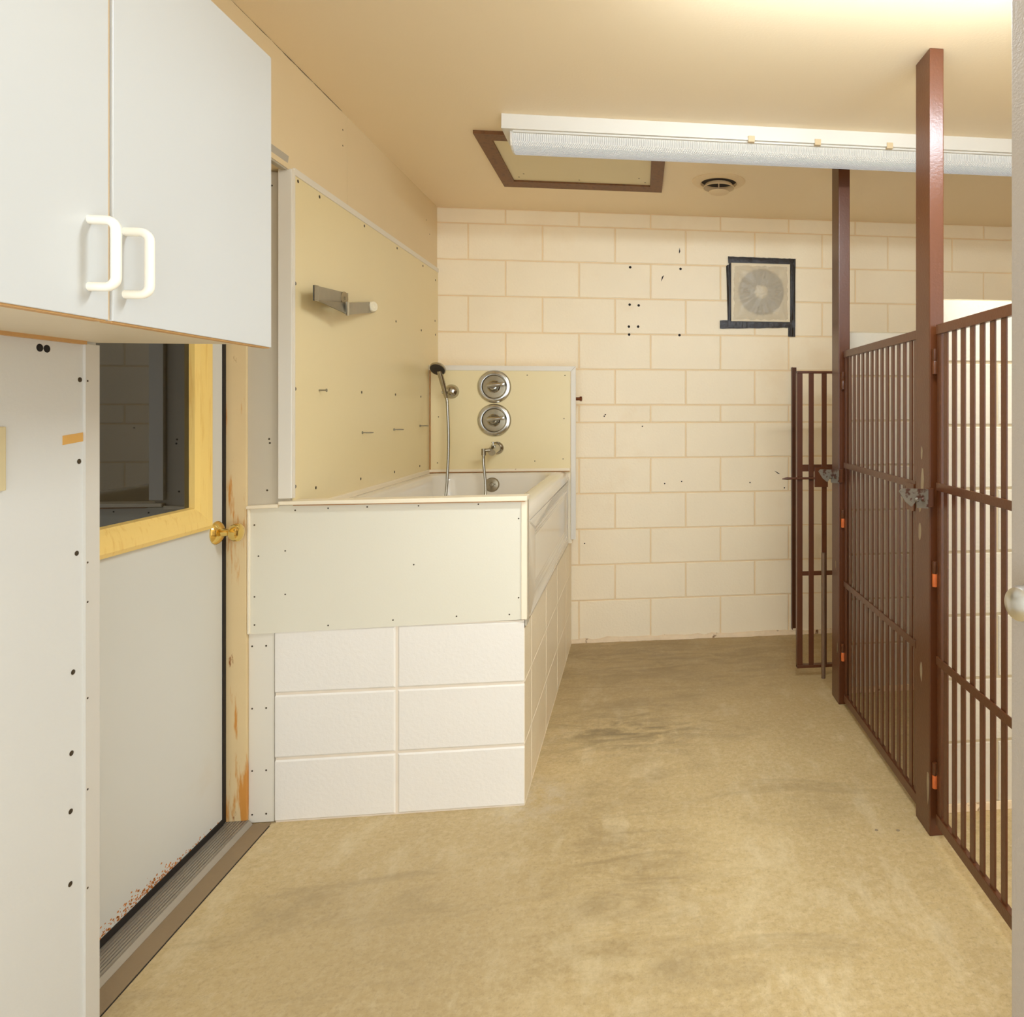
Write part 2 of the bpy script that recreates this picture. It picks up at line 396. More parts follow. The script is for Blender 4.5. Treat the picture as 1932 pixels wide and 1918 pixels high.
# kennel partition walls and right wall
def partition(name, y, x0, label):
    rs = []; z = 1.695; k = 0; tops = []
    while z > 0.02:
        z2 = max(0.0, z - 0.2095); js = [x0 + (0.2 if k % 2 else 0.4) + 0.4064 * i for i in range(4)]
        rs.append((z2, z, js)); z = z2; k += 1
    bm = nb(); block_wall(bm, (0, y, 0), (1, 0, 0), (0, -1, 0), x0, XR, rs, joint=0.008, depth=0.004)
    box(bm, (x0, y + 0.0065, 0), (XR - 0.003, y + 0.15, 1.6945))
    o = finish(name, bm, [M['block_white'], M['joint_white']], kind='structure', label=label)
    b2 = nb(); box(b2, (x0 + 0.01, y - 0.006, 0), (XR, y, 0.028))
    finish('baseboard_mortar', b2, M['baseboard'], o, bevel=0.002)
    return o
partition('wall_partition_near', 2.205, 0.985, 'white block kennel partition behind the nearer brown post')
partition('wall_partition_far', 3.19, 0.975, 'white block kennel partition behind the farther brown post')
rs = []; z = 0.0
while z < ZC - 0.01:
    rs.append((z, min(ZC, z + C), [YFRONT + 0.2 * (len(rs) % 2) + 0.4064 * i for i in range(1, 14)])); z += C
bm = nb(); block_wall(bm, (XR, 0, 0), (0, 1, 0), (-1, 0, 0), YFRONT, YB, rs)
box(bm, (XR + 0.02, YFRONT, 0), (XR + 0.1, YB, ZC))
finish('wall_right', bm, [M['block'], M['joint']], kind='structure', label='cream block wall at the back of the kennels')

# left wall (near part, lintel above the door alcove, far part behind the tub)
bm = nb()
box(bm, (-1.36, YFRONT, 0), (XL, 1.60, ZC), 1)
finish('wall_left_near', bm, [M['board'], M['near']], kind='structure', label='white painted wall under the cabinet')
bm = nb()
box(bm, (-1.42, YFRONT, 2.10), (XL + 0.001, 2.431, ZC), 0)
box(bm, (-1.42, 2.431, 0), (XL, 2.857, ZC), 0)
box(bm, (-1.42, 2.8595, 0), (XL, YB + 0.01, ZC), 0)
box(bm, (-1.42, 2.8565, 0), (XL - 0.004, 2.860, ZC), 0)
wall_left = finish('wall_left', bm, M['board'], kind='structure', label='beige board wall above and beside the tub panel')
bm = nb(); yy = 1.75; random.seed(9)
while yy < 2.78:
    l_ = random.uniform(0.05, 0.14); h_ = random.uniform(0.0008, 0.0030)
    poly_prism(bm, [(XL + 0.0002, yy, ZC - 0.0002), (XL + 0.0002, yy + l_, ZC - 0.0002), (XL + 0.0002, yy + l_ * 0.6, ZC - h_), (XL + 0.0002, yy + l_ * 0.2, ZC - h_ * 0.8)], (0.0012, 0, 0)); yy += l_ * random.uniform(0.8, 1.15)
finish('ceiling_crack', bm, M['hole'], wall_left)
sc_dark = disc_mesh('screw_x', 0.0052, 0.0015, (1, 0, 0), M['screw'])
dots('nail_head', disc_mesh('nail_x', 0.0035, 0.001, (1, 0, 0), M['screw'], 8), [(XL, 2.818, 2.39), (XL, 2.818, 2.33), (XL, 2.28, 2.36), (XL, 3.87, 2.33), (XL, 3.93, 2.27)], wall_left)
bm = nb()   # bullnosed strip along the bottom of the lintel
poly_prism(bm, [(XL + 0.004, 1.70, 2.140), (XL - 0.02, 1.70, 2.140), (XL - 0.02, 1.70, 2.0945), (XL - 0.002, 1.70, 2.0945)], (0, 0.698, 0))
finish('trim_2', bm, M['greybead'], kind='structure', bevel=0.002, label='grey corner bead under the lintel')
bm = nb()   # grey return beside the door frame
box(bm, (-1.262, 2.418, 0.99), (XL - 0.001, 2.4315, 2.0935)); box(bm, (-1.262, 2.4185, 0.61), (-1.2405, 2.4315, 0.99))
gr = finish('trim_3', bm, M['grey'], kind='structure', label='grey painted return between the door frame and the tub panel')
dots('nail_head', disc_mesh('nail_y', 0.0032, 0.001, (0, -1, 0), M['screw'], 8), [(-1.18, 2.418, 1.235), (-1.178, 2.418, 1.222), (-1.186, 2.418, 1.07), (-1.19, 2.418, 1.9), (-1.172, 2.418, 2.05), (-1.178, 2.418, 2.0)], gr)
bm = nb()   # white L-shaped corner trim on the end of the near wall
box(bm, (XL - 0.002, 1.566, 0), (XL + 0.005, 1.603, 1.463)); box(bm, (-1.30, 1.600, 0), (XL, 1.603, 1.463))
t1 = finish('trim_1', bm, M['grey2'], kind='structure', label='white corner trim at the end of the near wall')
dots('nail_head', disc_mesh('nail_x2', 0.0022, 0.001, (1, 0, 0), M['screw'], 8), [(XL + 0.005, 1.571, z) for z in (1.388, 1.02, 0.94, 0.745, 0.56, 0.36)], t1)
nw = bpy.data.objects['wall_left_near']
dots('screw', sc_dark, [(XL, 1.558, 1.39), (XL, 1.556, 1.226), (XL, 1.550, 1.043), (XL, 1.541, 0.809), (XL, 1.537, 0.65), (XL, 1.535, 0.536), (XL, 1.534, 0.393)], nw)
dots('bolt_hole', disc_mesh('hole_x', 0.0075, 0.0012, (1, 0, 0), M['hole'], 14), [(XL, 1.463, 1.446), (XL, 1.479, 1.4455)], nw)

# ------------------------------------------------------------------ left door in its alcove
d1 = thing('door_1', 'off-white hinged door with a dark window in a yellow frame and a brass knob', 'door', (XD - 0.02, 1.96, 0.03)); d1['kind'] = 'structure'
W0, W1, G0, G1 = 1.56, 2.318, 0.967, 1.90     # window frame outer edges (y, z)
bm = nb()
x0, x1 = XD - 0.044, XD
box(bm, (x0, 1.50, 0.035), (x1, 2.392, G0 + 0.02)); box(bm, (x0, 1.50, G1 - 0.02), (x1, 2.392, 2.065))
box(bm, (x0, 1.50, G0 + 0.02), (x1, W0 + 0.02, G1 - 0.02)); box(bm, (x0, W1 - 0.02, G0 + 0.02), (x1, 2.392, G1 - 0.02))
finish('door_panel', bm, M['door'], d1)
bm = nb()   # moulded window frame, stepped profile
prof = [(0.0, 0.0), (0.0, 0.014), (0.012, 0.020), (0.030, 0.018), (0.055, 0.012), (0.070, 0.004), (0.074, -0.012)]   # inset, height
loops = []
for ins, h in prof:
    loops.append([bm.verts.new((XD + h, y, z)) for y, z in ((W0 + ins, G0 + ins), (W1 - ins, G0 + ins), (W1 - ins, G1 - ins), (W0 + ins, G1 - ins))])
for a, b in zip(loops, loops[1:]):
    for k in range(4): bm.faces.new((a[k], a[(k + 1) % 4], b[(k + 1) % 4], b[k]))
wf = finish('window_frame', bm, M['woodframe'], d1)
bm = nb(); box(bm, (XD - 0.022, W0 + 0.06, G0 + 0.06), (XD - 0.010, W1 - 0.06, G1 - 0.06))
finish('pane', bm, M['glass'], wf)
bm = nb(); box(bm, (XD - 0.040, 1.50, 0.012), (XD + 0.004, 2.392, 0.036)); finish('door_sweep', bm, M['black'], d1)
bm = nb()  # rust specks along the bottom edge
random.seed(11)
for i in range(300):
    y = random.gauss(2.03, 0.11); h = 0.036 + abs(random.gauss(0, 0.016)) * max(0.2, 1 - abs(y - 2.0) * 2.2)
    if not 1.8 < y < 2.38: continue
    s = random.uniform(0.0008, 0.0036)
    poly_prism(bm, [(XD, y - s, h), (XD, y + s * 0.6, h - s * 0.5), (XD, y + s, h + s * 0.7), (XD, y - s * 0.3, h + s)], (0.0006, 0, 0))
finish('rust_specks', bm, M['rust'], d1)
ky, kz = 2.362, 0.946
bm = nb(); lathe(bm, [(0, 0), (0.036, 0), (0.036, 0.003), (0.030, 0.010), (0.018, 0.016), (0.013, 0.018), (0.012, 0.026), (0.0105, 0.036), (0.014, 0.041), (0.024, 0.046), (0.0285, 0.056), (0.0275, 0.066), (0.020, 0.073), (0.009, 0.076), (0, 0.0765)], (XD, ky, kz), (1, 0, 0), 40)
finish('door_knob', bm, M['brass'], d1, smooth=35, label='polished brass door knob')
bm = nb(); box(bm, (XD - 0.05, 2.392, 0.02), (XD + 0.003, 2.408, 2.07)); finish('weatherstrip', bm, M['black'], d1)
bm = nb(); box(bm, (XD - 0.07, 2.408, 0.018), (-1.243, 2.4175, 2.094)); box(bm, (-1.262, 2.4175, 0.012), (-1.243, 2.4305, 0.985))
finish('trim_4', bm, M['jamb'], kind='structure', bevel=0.0015, label='worn wooden door jamb')
bm = nb(); box(bm, (XD - 0.07, 1.6, 2.065), (-1.243, 2.408, 2.0935)); finish('trim_5', bm, M['jamb'], kind='structure', label='wooden head jamb over the door')
bm = nb(); box(bm, (-1.42, 1.2, -0.02), (-1.36, 2.6, 2.1)); finish('wall_outer', bm, M['hole'], kind='structure')
# threshold
th = thing('door_threshold', 'ribbed aluminium threshold strip under the off-white door', 'threshold', (-1.28, 1.95, 0))
bm = nb()
pr = [(-1.36, 0.0005), (-1.36, 0.012), (-1.318, 0.012)]
x = -1.316
for i in range(9):
    pr += [(x, 0.018), (x + 0.005, 0.018), (x + 0.006, 0.0145), (x + 0.008, 0.0145)]; x += 0.0088
pr += [(x, 0.016), (-1.226, 0.004), (-1.226, 0.0005)]
poly_prism(bm, [(px, 1.60, pz) for px, pz in pr], (0, 0.812, 0))
finish('ribbed_strip', bm, M['alu'], th)
bm = nb(); box(bm, (-1.226, 1.52, 0.0004), (-1.172, 2.414, 0.003)); finish('sill_board', bm, M['sill'], th, label='weathered brown wood strip')
bm = nb(); box(bm, (-1.1725, 1.52, 0.0004), (-1.169, 2.40, 0.0012)); finish('dark_gap', bm, M['black'], th)

# ------------------------------------------------------------------ wall cabinet
CX = -0.806
cb = thing('wall_cabinet', 'white two-door wall cabinet hung on the near left wall', 'cabinet', (-0.96, 1.18, 1.466))
bm = nb()
box(bm, (XL + 0.001, 0.72, 1.485), (CX - 0.022, 1.655, 2.10))
finish('carcass', bm, M['cab'], cb)
bm = nb(); box(bm, (CX - 0.0215, 1.1828, 1.4675), (CX - 0.004, 1.1897, 2.105)); finish('stile_edge', bm, M['cabedge2'], cb)
bm = nb(); box(bm, (XL + 0.001, 0.72, 1.468), (CX - 0.030, 1.60, 1.485)); finish('bottom_panel', bm, M['cabunder'], cb, label='beige cabinet underside')
bm = nb(); box(bm, (XL + 0.0005, 0.72, 1.461), (XL + 0.012, 1.56, 1.4685)); finish('wood_edge', bm, M['cabedge'], cb, label='brown raw wood edge')
def cab_door(y0, y1, hy):
    bm = nb(); box(bm, (CX - 0.019, y0, 1.467), (CX, y1, 2.107))
    d = finish('door', bm, M['cab'], cb, bevel=0.0015)
    b2 = nb(); box(b2, (CX - 0.020, y0 + 0.002, 1.4645), (CX - 0.003, y1 - 0.002, 1.4675)); finish('edge_banding', b2, M['cabedge'], d)
    b3 = nb(); r = 0.014; zt, zb, pr_ = 1.611, 1.512, 0.036
    pts = [(CX - 0.001, hy, zt), (CX + pr_ - r, hy, zt)]
    for k in range(1, 7):
        t = math.pi / 2 * k / 6; pts.append((CX + pr_ - r + r * math.sin(t), hy, zt - r + r * math.cos(t)))
    for k in range(0, 7):
        t = math.pi / 2 * k / 6; pts.append((CX + pr_ - r + r * math.cos(t), hy, zb + r - r * math.sin(t)))
    pts.append((CX - 0.001, hy, zb))
    tube(b3, pts, 0.0068, 14); finish('handle', b3, M['handle'], d, smooth=50)
cab_door(0.722, 1.182, 1.144)
cab_door(1.1905, 1.661, 1.216)

# ------------------------------------------------------------------ small items on the near wall
bm = nb(); box(bm, (XL, 1.316, 1.187), (XL + 0.006, 1.386, 1.300))
finish('switch_plate', bm, M['plate'], bevel=0.002, label='blank beige cover plate on the near left wall at the frame edge', cat='cover plate')
bm = nb(); poly_prism(bm, [(XL + 0.0002, 1.515, 1.261), (XL + 0.0002, 1.565, 1.266), (XL + 0.0002, 1.565, 1.284), (XL + 0.0002, 1.515, 1.279)], (0.0008, 0, 0))
finish('masking_tape', bm, M['masking'], label='short strip of tan tape stuck to the near left wall', cat='tape')

# ------------------------------------------------------------------ tub base (block plinth), end panel, tub
tb = thing('block_plinth', 'low cream concrete-block plinth carrying the raised bathtub', 'plinth', (-0.78, 3.2, 0))
bm = nb()
R3 = [(0.0, 0.204, [-0.79]), (0.204, 0.413, [-0.79]), (0.413, 0.623, [-0.79])]
block_wall(bm, (0, YF, 0), (1, 0, 0), (0, -1, 0), -1.162, XT - 0.004, R3, joint=0.008, slope=0.005, depth=0.004)
box(bm, (-1.162, YF + 0.0065, 0), (XL - 0.001, YF + 0.013, 0.6225)); box(bm, (XL - 0.001, YF + 0.0065, 0), (XT - 0.006, YF + 0.0995, 0.6225))
finish('end_wall', bm, [M['block_pink'], M['joint_pink']], tb)
bm = nb()
block_wall(bm, (XT - 0.004, 0, 0), (0, 1, 0), (1, 0, 0), YF + 0.003, YB - 0.004, [(0.0, 0.204, [2.577, 2.97, 3.37, 3.77]), (0.204, 0.413, [2.577, 2.97, 3.37, 3.77]), (0.413, 0.598, [2.577, 2.97, 3.37, 3.77])], joint=0.003, slope=0.0012, depth=-0.0012)
box(bm, (XT - 0.10, YF + 0.10, 0), (XT - 0.0065, YB - 0.004, 0.5975))
finish('side_wall', bm, [M['block'], M['trimcream']], tb)
bm = nb(); box(bm, (-1.242, YF + 0.004, 0.004), (-1.166, YF + 0.016, 0.61)); o = finish('filler_board', bm, M['trim'], tb)
dots('nail_head', disc_mesh('nail_yb', 0.003, 0.001, (0, -1, 0), M['screw'], 8), [(x, YF + 0.004, z) for z in (0.57, 0.37, 0.17, 0.03) for x in (-1.232, -1.19)], o)

ep = thing('end_panel', 'ivory sheet panel closing the near end of the bathtub', 'panel', (-0.81, YF, 0.61))
bm = nb()
poly_prism(bm, [(-1.242, YF - 0.002, 0.610), (XT + 0.003, YF - 0.002, 0.627), (XT + 0.003, YF - 0.002, 1.036), (-1.242, YF - 0.002, 1.018)], (0, 0.012, 0))
finish('sheet', bm, M['panel'], ep)
bm = nb()   # rail along the top edge, in two lengths
poly_prism(bm, [(-1.146, YF - 0.016, 1.0235), (XT + 0.008, YF - 0.016, 1.0245), (XT + 0.008, YF - 0.016, 1.042), (-1.146, YF - 0.016, 1.0355)], (0, 0.06, 0))
finish('top_trim', bm, M['trimcream'], ep, bevel=0.003)
bm = nb(); poly_prism(bm, [(-1.243, YF - 0.012, 1.012), (-1.148, YF - 0.012, 1.015), (-1.148, YF - 0.012, 1.027), (-1.243, YF - 0.012, 1.022)], (0, 0.028, 0))
finish('top_trim', bm, M['trimcream'], ep, bevel=0.002)
bm = nb(); poly_prism(bm, [(-1.10, YF - 0.0165, 1.0215), (XT, YF - 0.0165, 1.0225), (XT, YF - 0.0165, 1.0245), (-1.10, YF - 0.0165, 1.0235)], (0, 0.012, 0))
finish('caulk_line', bm, M['caulk'], ep)
bm = nb(); box(bm, (XT - 0.013, YF - 0.007, 0.627), (XT + 0.006, YF + 0.012, 1.025)); finish('corner_trim', bm, M['trimcream'], ep, bevel=0.002)
bm = nb(); box(bm, (-1.2415, YF - 0.008, 0.612), (-1.2345, YF + 0.002, 1.012)); finish('corner_trim', bm, M['trimcream'], ep, bevel=0.002)
pts = [(-1.222, .96), (-1.21, .86), (-1.222, .73), (-1.222, .64), (-1.1, 1.005), (-1.0, 1.01), (-.88, 1.012), (-.72, 1.013), (-.53, 1.015), (-.40, .965), (-.40, .70), (-1.13, .875), (-1.13, .735), (-1.0, .63), (-.8, .64), (-.6, .645), (-.43, .645), (-.735, .82)]
dots('screw', disc_mesh('screw_y', 0.0026, 0.001, (0, -1, 0), M['screw'], 8), [(x, YF - 0.002, z) for x, z in pts], ep)

# bathtub
tub = thing('bathtub', 'white alcove bathtub raised on the block base', 'bathtub', (-0.745, 3.2, 0.6))
TX0, TX1, TY0, TY1, TZ = XL + 0.003, XT, YF + 0.072, YC - 0.002, 0.992
def rrect(x0, x1, y0, y1, r, z, k=8):
    out = []
    for cx_, cy_, a0 in ((x1 - r, y1 - r, 0), (x0 + r, y1 - r, 90), (x0 + r, y0 + r, 180), (x1 - r, y0 + r, 270)):
        for i in range(k + 1):
            t = math.radians(a0 + 90 * i / k); out.append((cx_ + r * math.cos(t), cy_ + r * math.sin(t), z))
    return out
bm = nb()
L_ = [rrect(TX0, TX1, TY0, TY1, 0.012, TZ - 0.045), rrect(TX0, TX1 - 0.001, TY0, TY1, 0.012, TZ - 0.030), rrect(TX0 + 0.003, TX1 - 0.008, TY0 + 0.003, TY1 - 0.003, 0.014, TZ - 0.014), rrect(TX0 + 0.006, TX1 - 0.020, TY0 + 0.006, TY1 - 0.006, 0.018, TZ - 0.004), rrect(TX0 + 0.012, TX1 - 0.038, TY0 + 0.012, TY1 - 0.012, 0.02, TZ),
      rrect(TX0 + 0.050, TX1 - 0.080, TY0 + 0.080, TY1 - 0.055, 0.10, TZ - 0.001), rrect(TX0 + 0.058, TX1 - 0.092, TY0 + 0.088, TY1 - 0.063, 0.10, TZ - 0.010), rrect(TX0 + 0.064, TX1 - 0.100, TY0 + 0.10, TY1 - 0.068, 0.10, TZ - 0.035),
      rrect(TX0 + 0.09, TX1 - 0.125, TY0 + 0.22, TY1 - 0.10, 0.12, TZ - 0.25), rrect(TX0 + 0.12, TX1 - 0.15, TY0 + 0.28, TY1 - 0.13, 0.12, TZ - 0.34), rrect(TX0 + 0.18, TX1 - 0.21, TY0 + 0.36, TY1 - 0.2, 0.10, TZ - 0.355)]
R = [[bm.verts.new(p) for p in l] for l in L_]
for a, b in zip(R, R[1:]):
    for k in range(len(a)): bm.faces.new((a[k], a[(k + 1) % len(a)], b[(k + 1) % len(a)], b[k]))
bm.faces.new(R[-1])
finish('basin', bm, M['tub'], tub, smooth=50)
bm = nb()   # apron with embossed recess
AY0, AY1, AZ0, AZ1 = TY0, YC - 0.045, 0.600, TZ - 0.044
def ring(i0, i1, j0, j1, x): return [bm.verts.new((x, y, z)) for y, z in ((i0, j0), (i1, j0), (i1, j1), (i0, j1))]
rs = [ring(AY0, AY1, AZ0, AZ1, XT - 0.03), ring(AY0, AY1, AZ0, AZ1, XT), ring(AY0 + 0.16, AY1 - 0.09, AZ0 + 0.06, AZ1 - 0.055, XT),
      ring(AY0 + 0.185, AY1 - 0.115, AZ0 + 0.085, AZ1 - 0.08, XT - 0.007), ring(AY0 + 0.20, AY1 - 0.13, AZ0 + 0.10, AZ1 - 0.095, XT - 0.007)]
for a, b in zip(rs, rs[1:]):
    for k in range(4): bm.faces.new((a[k], a[(k + 1) % 4], b[(k + 1) % 4], b[k]))
bm.faces.new(rs[-1])
bmesh.ops.bevel(bm, geom=[e for e in bm.edges if e.calc_length() > 0.05], offset=0.006, segments=3, affect='EDGES')
finish('apron', bm, M['tub'], tub, smooth=60)
bm = nb(); box(bm, (XT - 0.09, YC - 0.046, 0.600), (XT - 0.004, YC - 0.012, AZ1 - 0.03)); finish('end_flange', bm, M['tub'], tub, bevel=0.002)
bm = nb(); box(bm, (XT - 0.06, YC - 0.012, 0.60), (XT - 0.012, YC - 0.001, TZ - 0.04)); finish('end_gap_shade', bm, M['black'], tub)  # black strip standing in for the shade in the gap behind the apron
bm = nb(); lathe(bm, [(0, 0), (0.038, 0), (0.038, 0.004), (0.033, 0.010), (0.012, 0.012), (0.010, 0.016), (0, 0.017)], (-0.77, TY1 - 0.072, 0.932), (0, -1, 0.12), 32)
for dx in (-0.018, 0.018): lathe(bm, [(0.005, 0.009), (0.005, 0.014), (0, 0.015)], (-0.77 + dx, TY1 - 0.072, 0.935), (0, -1, 0.12), 10)
finish('overflow_plate', bm, M['chromedark'], tub, smooth=40, label='round metal overflow plate')
bm = nb(); box(bm, (XT - 0.004, YF + 0.016, 0.60), (XT + 0.001, YF + 0.071, 1.022)); finish('trim_6', bm, M['grey'], kind='structure', label='grey corner strip between the end panel and the tub apron')

# ------------------------------------------------------------------ tub wall panel on the left wall
lp = thing('tub_wall_panel', 'large yellowish sheet panel on the left wall above the bathtub', 'panel', (XL, 3.2, 1.0))
bm = nb(); box(bm, (XL + 0.0005, 2.426, 1.0), (XL + 0.005, YB - 0.002, 2.096)); finish('sheet', bm, M['yellow'], lp)
bm = nb(); box(bm, (XL + 0.0005, 2.426, 2.090), (XL + 0.009, YB - 0.002, 2.113)); finish('top_trim', bm, M['trim'], lp, bevel=0.002)
bm = nb(); box(bm, (XL - 0.033, 2.405, 1.044), (XL + 0.009, 2.4175, 2.103)); box(bm, (XL + 0.0005, 2.4175, 1.044), (XL + 0.009, 2.430, 2.103)); finish('corner_trim', bm, M['trim'], lp, bevel=0.002)
bm = nb(); box(bm, (XL + 0.0005, 2.48, 0.985), (XL + 0.012, YC - 0.008, 1.010)); finish('bottom_trim', bm, M['trimcream'], lp, bevel=0.003)
SL = [(2.455, 2.078), (2.611, 2.074), (3.015, 2.077), (3.403, 2.075), (3.794, 2.072), (2.437, 1.74), (2.437, 1.397), (2.987, 1.399), (3.382, 1.398), (3.759, 1.395), (3.389, 1.735), (3.767, 1.736), (4.011, 1.815), (4.02, 1.74), (4.02, 2.04), (2.437, 1.079), (2.583, 1.059), (2.977, 1.051), (3.368, 1.044), (3.741, 1.041)]
dots('screw', disc_mesh('screw_p', 0.0058, 0.0015, (1, 0, 0), M['screw'], 10), [(XL + 0.005, y, z) for y, z in SL], lp)

HOOKL = ['small metal cup hook on the yellowish panel, nearest of the three over the tub', 'small metal cup hook on the yellowish panel, middle of the three over the tub', 'small metal cup hook on the yellowish panel, farthest of the three over the tub']
for (y, z), lb in zip(((2.993, 1.236), (3.361, 1.238), (3.745, 1.246)), HOOKL):
    bm = nb(); pts = [(XL + 0.005, y, z), (XL + 0.014, y, z)]
    for k in range(13):
        t = math.pi * 1.6 * k / 12; pts.append((XL + 0.030 - 0.016 * math.cos(t), y + 0.016 * math.sin(t), z))
    tube(bm, pts, 0.0022, 8); lathe(bm, [(0, 0), (0.006, 0), (0.006, 0.002), (0, 0.003)], (XL + 0.005, y, z), (1, 0, 0), 12)
    finish('cup_hook', bm, M['steel'], smooth=50, label=lb, cat='hook', group='cup hooks over the bathtub')
bm = nb(); tube(bm, [(XL + 0.005, 2.607, 1.397), (XL + 0.028, 2.607, 1.397)], 0.0028, 8); lathe(bm, [(0.002, 0), (0.006, 0.001), (0.006, 0.003), (0, 0.005)], (XL + 0.028, 2.607, 1.397), (1, 0, 0), 10)
finish('protruding_screw', bm, M['steel'], smooth=40, label='single screw left sticking out of the yellowish panel below the metal bracket', cat='screw')

# folding metal bracket with a white roller
br = thing('wall_bracket', 'zigzag grey metal bracket with an ivory roller on the yellowish panel', 'bracket', (XL + 0.005, 2.7, 1.72))
T1, T2 = (-1.055, 2.448, 1.712), (-1.035, 2.655, 1.690)
bm = nb(); strap(bm, (XL + 0.007, 2.845, 1.750), T1, 0.050, 0.004); strap(bm, (XL + 0.007, 2.842, 1.75), (XL + 0.007, 2.845, 1.75), 0.05, 0.004)
finish('upper_arm', bm, M['steel'], br, bevel=0.001)
bm = nb(); lathe(bm, [(0, 0), (0.024, 0), (0.024, 0.003), (0, 0.0035)], (XL + 0.0225, 2.772, 1.745), (0.99, -0.13, 0), 24); lathe(bm, [(0.006, 0.003), (0.005, 0.006), (0, 0.007)], (XL + 0.0225, 2.772, 1.745), (0.99, -0.13, 0), 10)
finish('pivot_disc', bm, M['chromedark'], br, smooth=40)
bm = nb(); poly_prism(bm, [(T1[0], T1[1], 1.690), (T2[0], T2[1], 1.668), (T2[0] - 0.012, T2[1], 1.712), (T1[0] - 0.028, T1[1] + 0.12, 1.700)], (0.003, 0, 0.001)); finish('link_plate', bm, M['steel'], br)
bm = nb(); strap(bm, (T1[0] - 0.002, T1[1] - 0.004, T1[2]), (T1[0] + 0.002, T1[1] + 0.018, T1[2] + 0.001), 0.052, 0.006); finish('folded_lip', bm, M['chrome'], br, bevel=0.001)
bm = nb(); strap(bm, T2, (XL + 0.008, 3.12, 1.762), 0.044, 0.004); finish('lower_arm', bm, M['steel'], br, bevel=0.001)
bm = nb(); strap(bm, (T2[0], T2[1] - 0.008, T2[2]), (T2[0] + 0.001, T2[1] + 0.006, T2[2]), 0.05, 0.006); finish('folded_lip', bm, M['chrome'], br, bevel=0.001)
bm = nb(); lathe(bm, [(0, 0), (0.020, 0), (0.0215, 0.004), (0.0215, 0.012), (0.019, 0.015), (0.006, 0.015), (0.005, 0.012), (0, 0.012)], (XL + 0.024, 3.035, 1.752), (0.93, -0.36, 0), 28); finish('roller', bm, M['rubber'], br, smooth=40, label='ivory round roller')

# ------------------------------------------------------------------ faucet wall (boxed-out panel at the far end of the tub)
fp = thing('faucet_wall_panel', 'boxed-out yellowish panel with white trim behind the tub faucets', 'panel', (-0.73, 3.98, 0.6))
bm = nb(); box(bm, (XL + 0.006, YC, 0.60), (XT + 0.014, YB - 0.001, 1.545)); finish('boxing', bm, M['block'], fp)
bm = nb(); box(bm, (XL + 0.006, YC - 0.005, 0.985), (XT + 0.006, YC, 1.545)); finish('sheet', bm, M['yellow'], fp)
bm = nb(); poly_prism(bm, [(XL + 0.006, YC - 0.009, 1.538), (XT + 0.010, YC - 0.009, 1.538), (XT + 0.036, YC - 0.009, 1.565), (XL + 0.006, YC - 0.009, 1.565)], (0, 0.012, 0)); finish('top_trim', bm, M['trim'], fp, bevel=0.0015)
bm = nb(); poly_prism(bm, [(XT + 0.010, YC - 0.009, 0.622), (XT + 0.036, YC - 0.009, 0.622), (XT + 0.036, YC - 0.009, 1.564), (XT + 0.010, YC - 0.009, 1.537)], (0, 0.012, 0)); finish('side_trim', bm, M['trim'], fp, bevel=0.0015)
bm = nb(); box(bm, (XL + 0.008, YC - 0.014, 0.994), (XT + 0.006, YC - 0.003, 1.010)); finish('bottom_trim', bm, M['trimcream'], fp, bevel=0.003)
bm = nb(); tube(bm, [(XL + 0.012, YC - 0.006, 1.0), (XL + 0.012, YC - 0.006, 1.54)], 0.004, 6); tube(bm, [(XL + 0.012, YC - 0.014, 0.994), (XT + 0.004, YC - 0.014, 0.994)], 0.0022, 6); finish('caulk_line', bm, M['caulk'], fp)
dots('screw', disc_mesh('screw_f', 0.003, 0.001, (0, -1, 0), M['screw'], 8), [(x, YC - 0.005, z) for x, z in ((-.40, 1.515), (-.6, 1.515), (-1.06, 1.29), (-1.065, 1.045), (-.405, 1.28), (-.41, 1.06), (-.56, 1.05))], fp)

def valve(cx_, cz_, label):
    t = thing('shower_valve', label, 'valve', (cx_, YC - 0.005, cz_), 'chrome shower valves')
    bm = nb(); lathe(bm, [(0, 0), (0.088, 0), (0.088, 0.004), (0.082, 0.012), (0.070, 0.016), (0.064, 0.015), (0.060, 0.008)], (cx_, YC - 0.005, cz_), (0, -1, 0), 48); finish('escutcheon', bm, M['chrome'], t, smooth=30)
    bm = nb(); lathe(bm, [(0.061, 0.006), (0.050, 0.007), (0, 0.007)], (cx_, YC - 0.005, cz_), (0, -1, 0), 40); finish('dial_face', bm, M['chromedark'], t, smooth=30)
    bm = nb(); lathe(bm, [(0.034, 0.006), (0.034, 0.016), (0.029, 0.020), (0.026, 0.018), (0.024, 0.030), (0.018, 0.040), (0.010, 0.042), (0, 0.042)], (cx_, YC - 0.005, cz_), (0, -1, 0), 32); finish('hub', bm, M['chrome'], t, smooth=30)
    bm = nb(); p0, p1 = V((cx_ - 0.028, YC - 0.052, cz_ + 0.004)), V((cx_ + 0.052, YC - 0.056, cz_ + 0.012))
    tube(bm, [p0, p0.lerp(p1, 0.25), p0.lerp(p1, 0.7), p1], [0.013, 0.016, 0.0105, 0.009], 14)
    lathe(bm, [(0, 0), (0.011, 0), (0.011, 0.012), (0.008, 0.014), (0, 0.014)], p1 + V((0, 0.004, 0)), (0, -1, 0), 16)
    tube(bm, [(cx_, YC - 0.045, cz_), (cx_, YC - 0.054, cz_ + 0.005)], 0.014, 14); finish('lever_handle', bm, M['chrome'], t, smooth=45)
valve(-0.772, 1.452, 'round chrome shower valve with lever, the upper of the two')
valve(-0.772, 1.272, 'round chrome shower valve with lever, the lower of the two above the spout')
sp = thing('tub_spout', 'chrome tub spout with diverter below the two round valves', 'spout', (-0.757, YC - 0.005, 1.12))
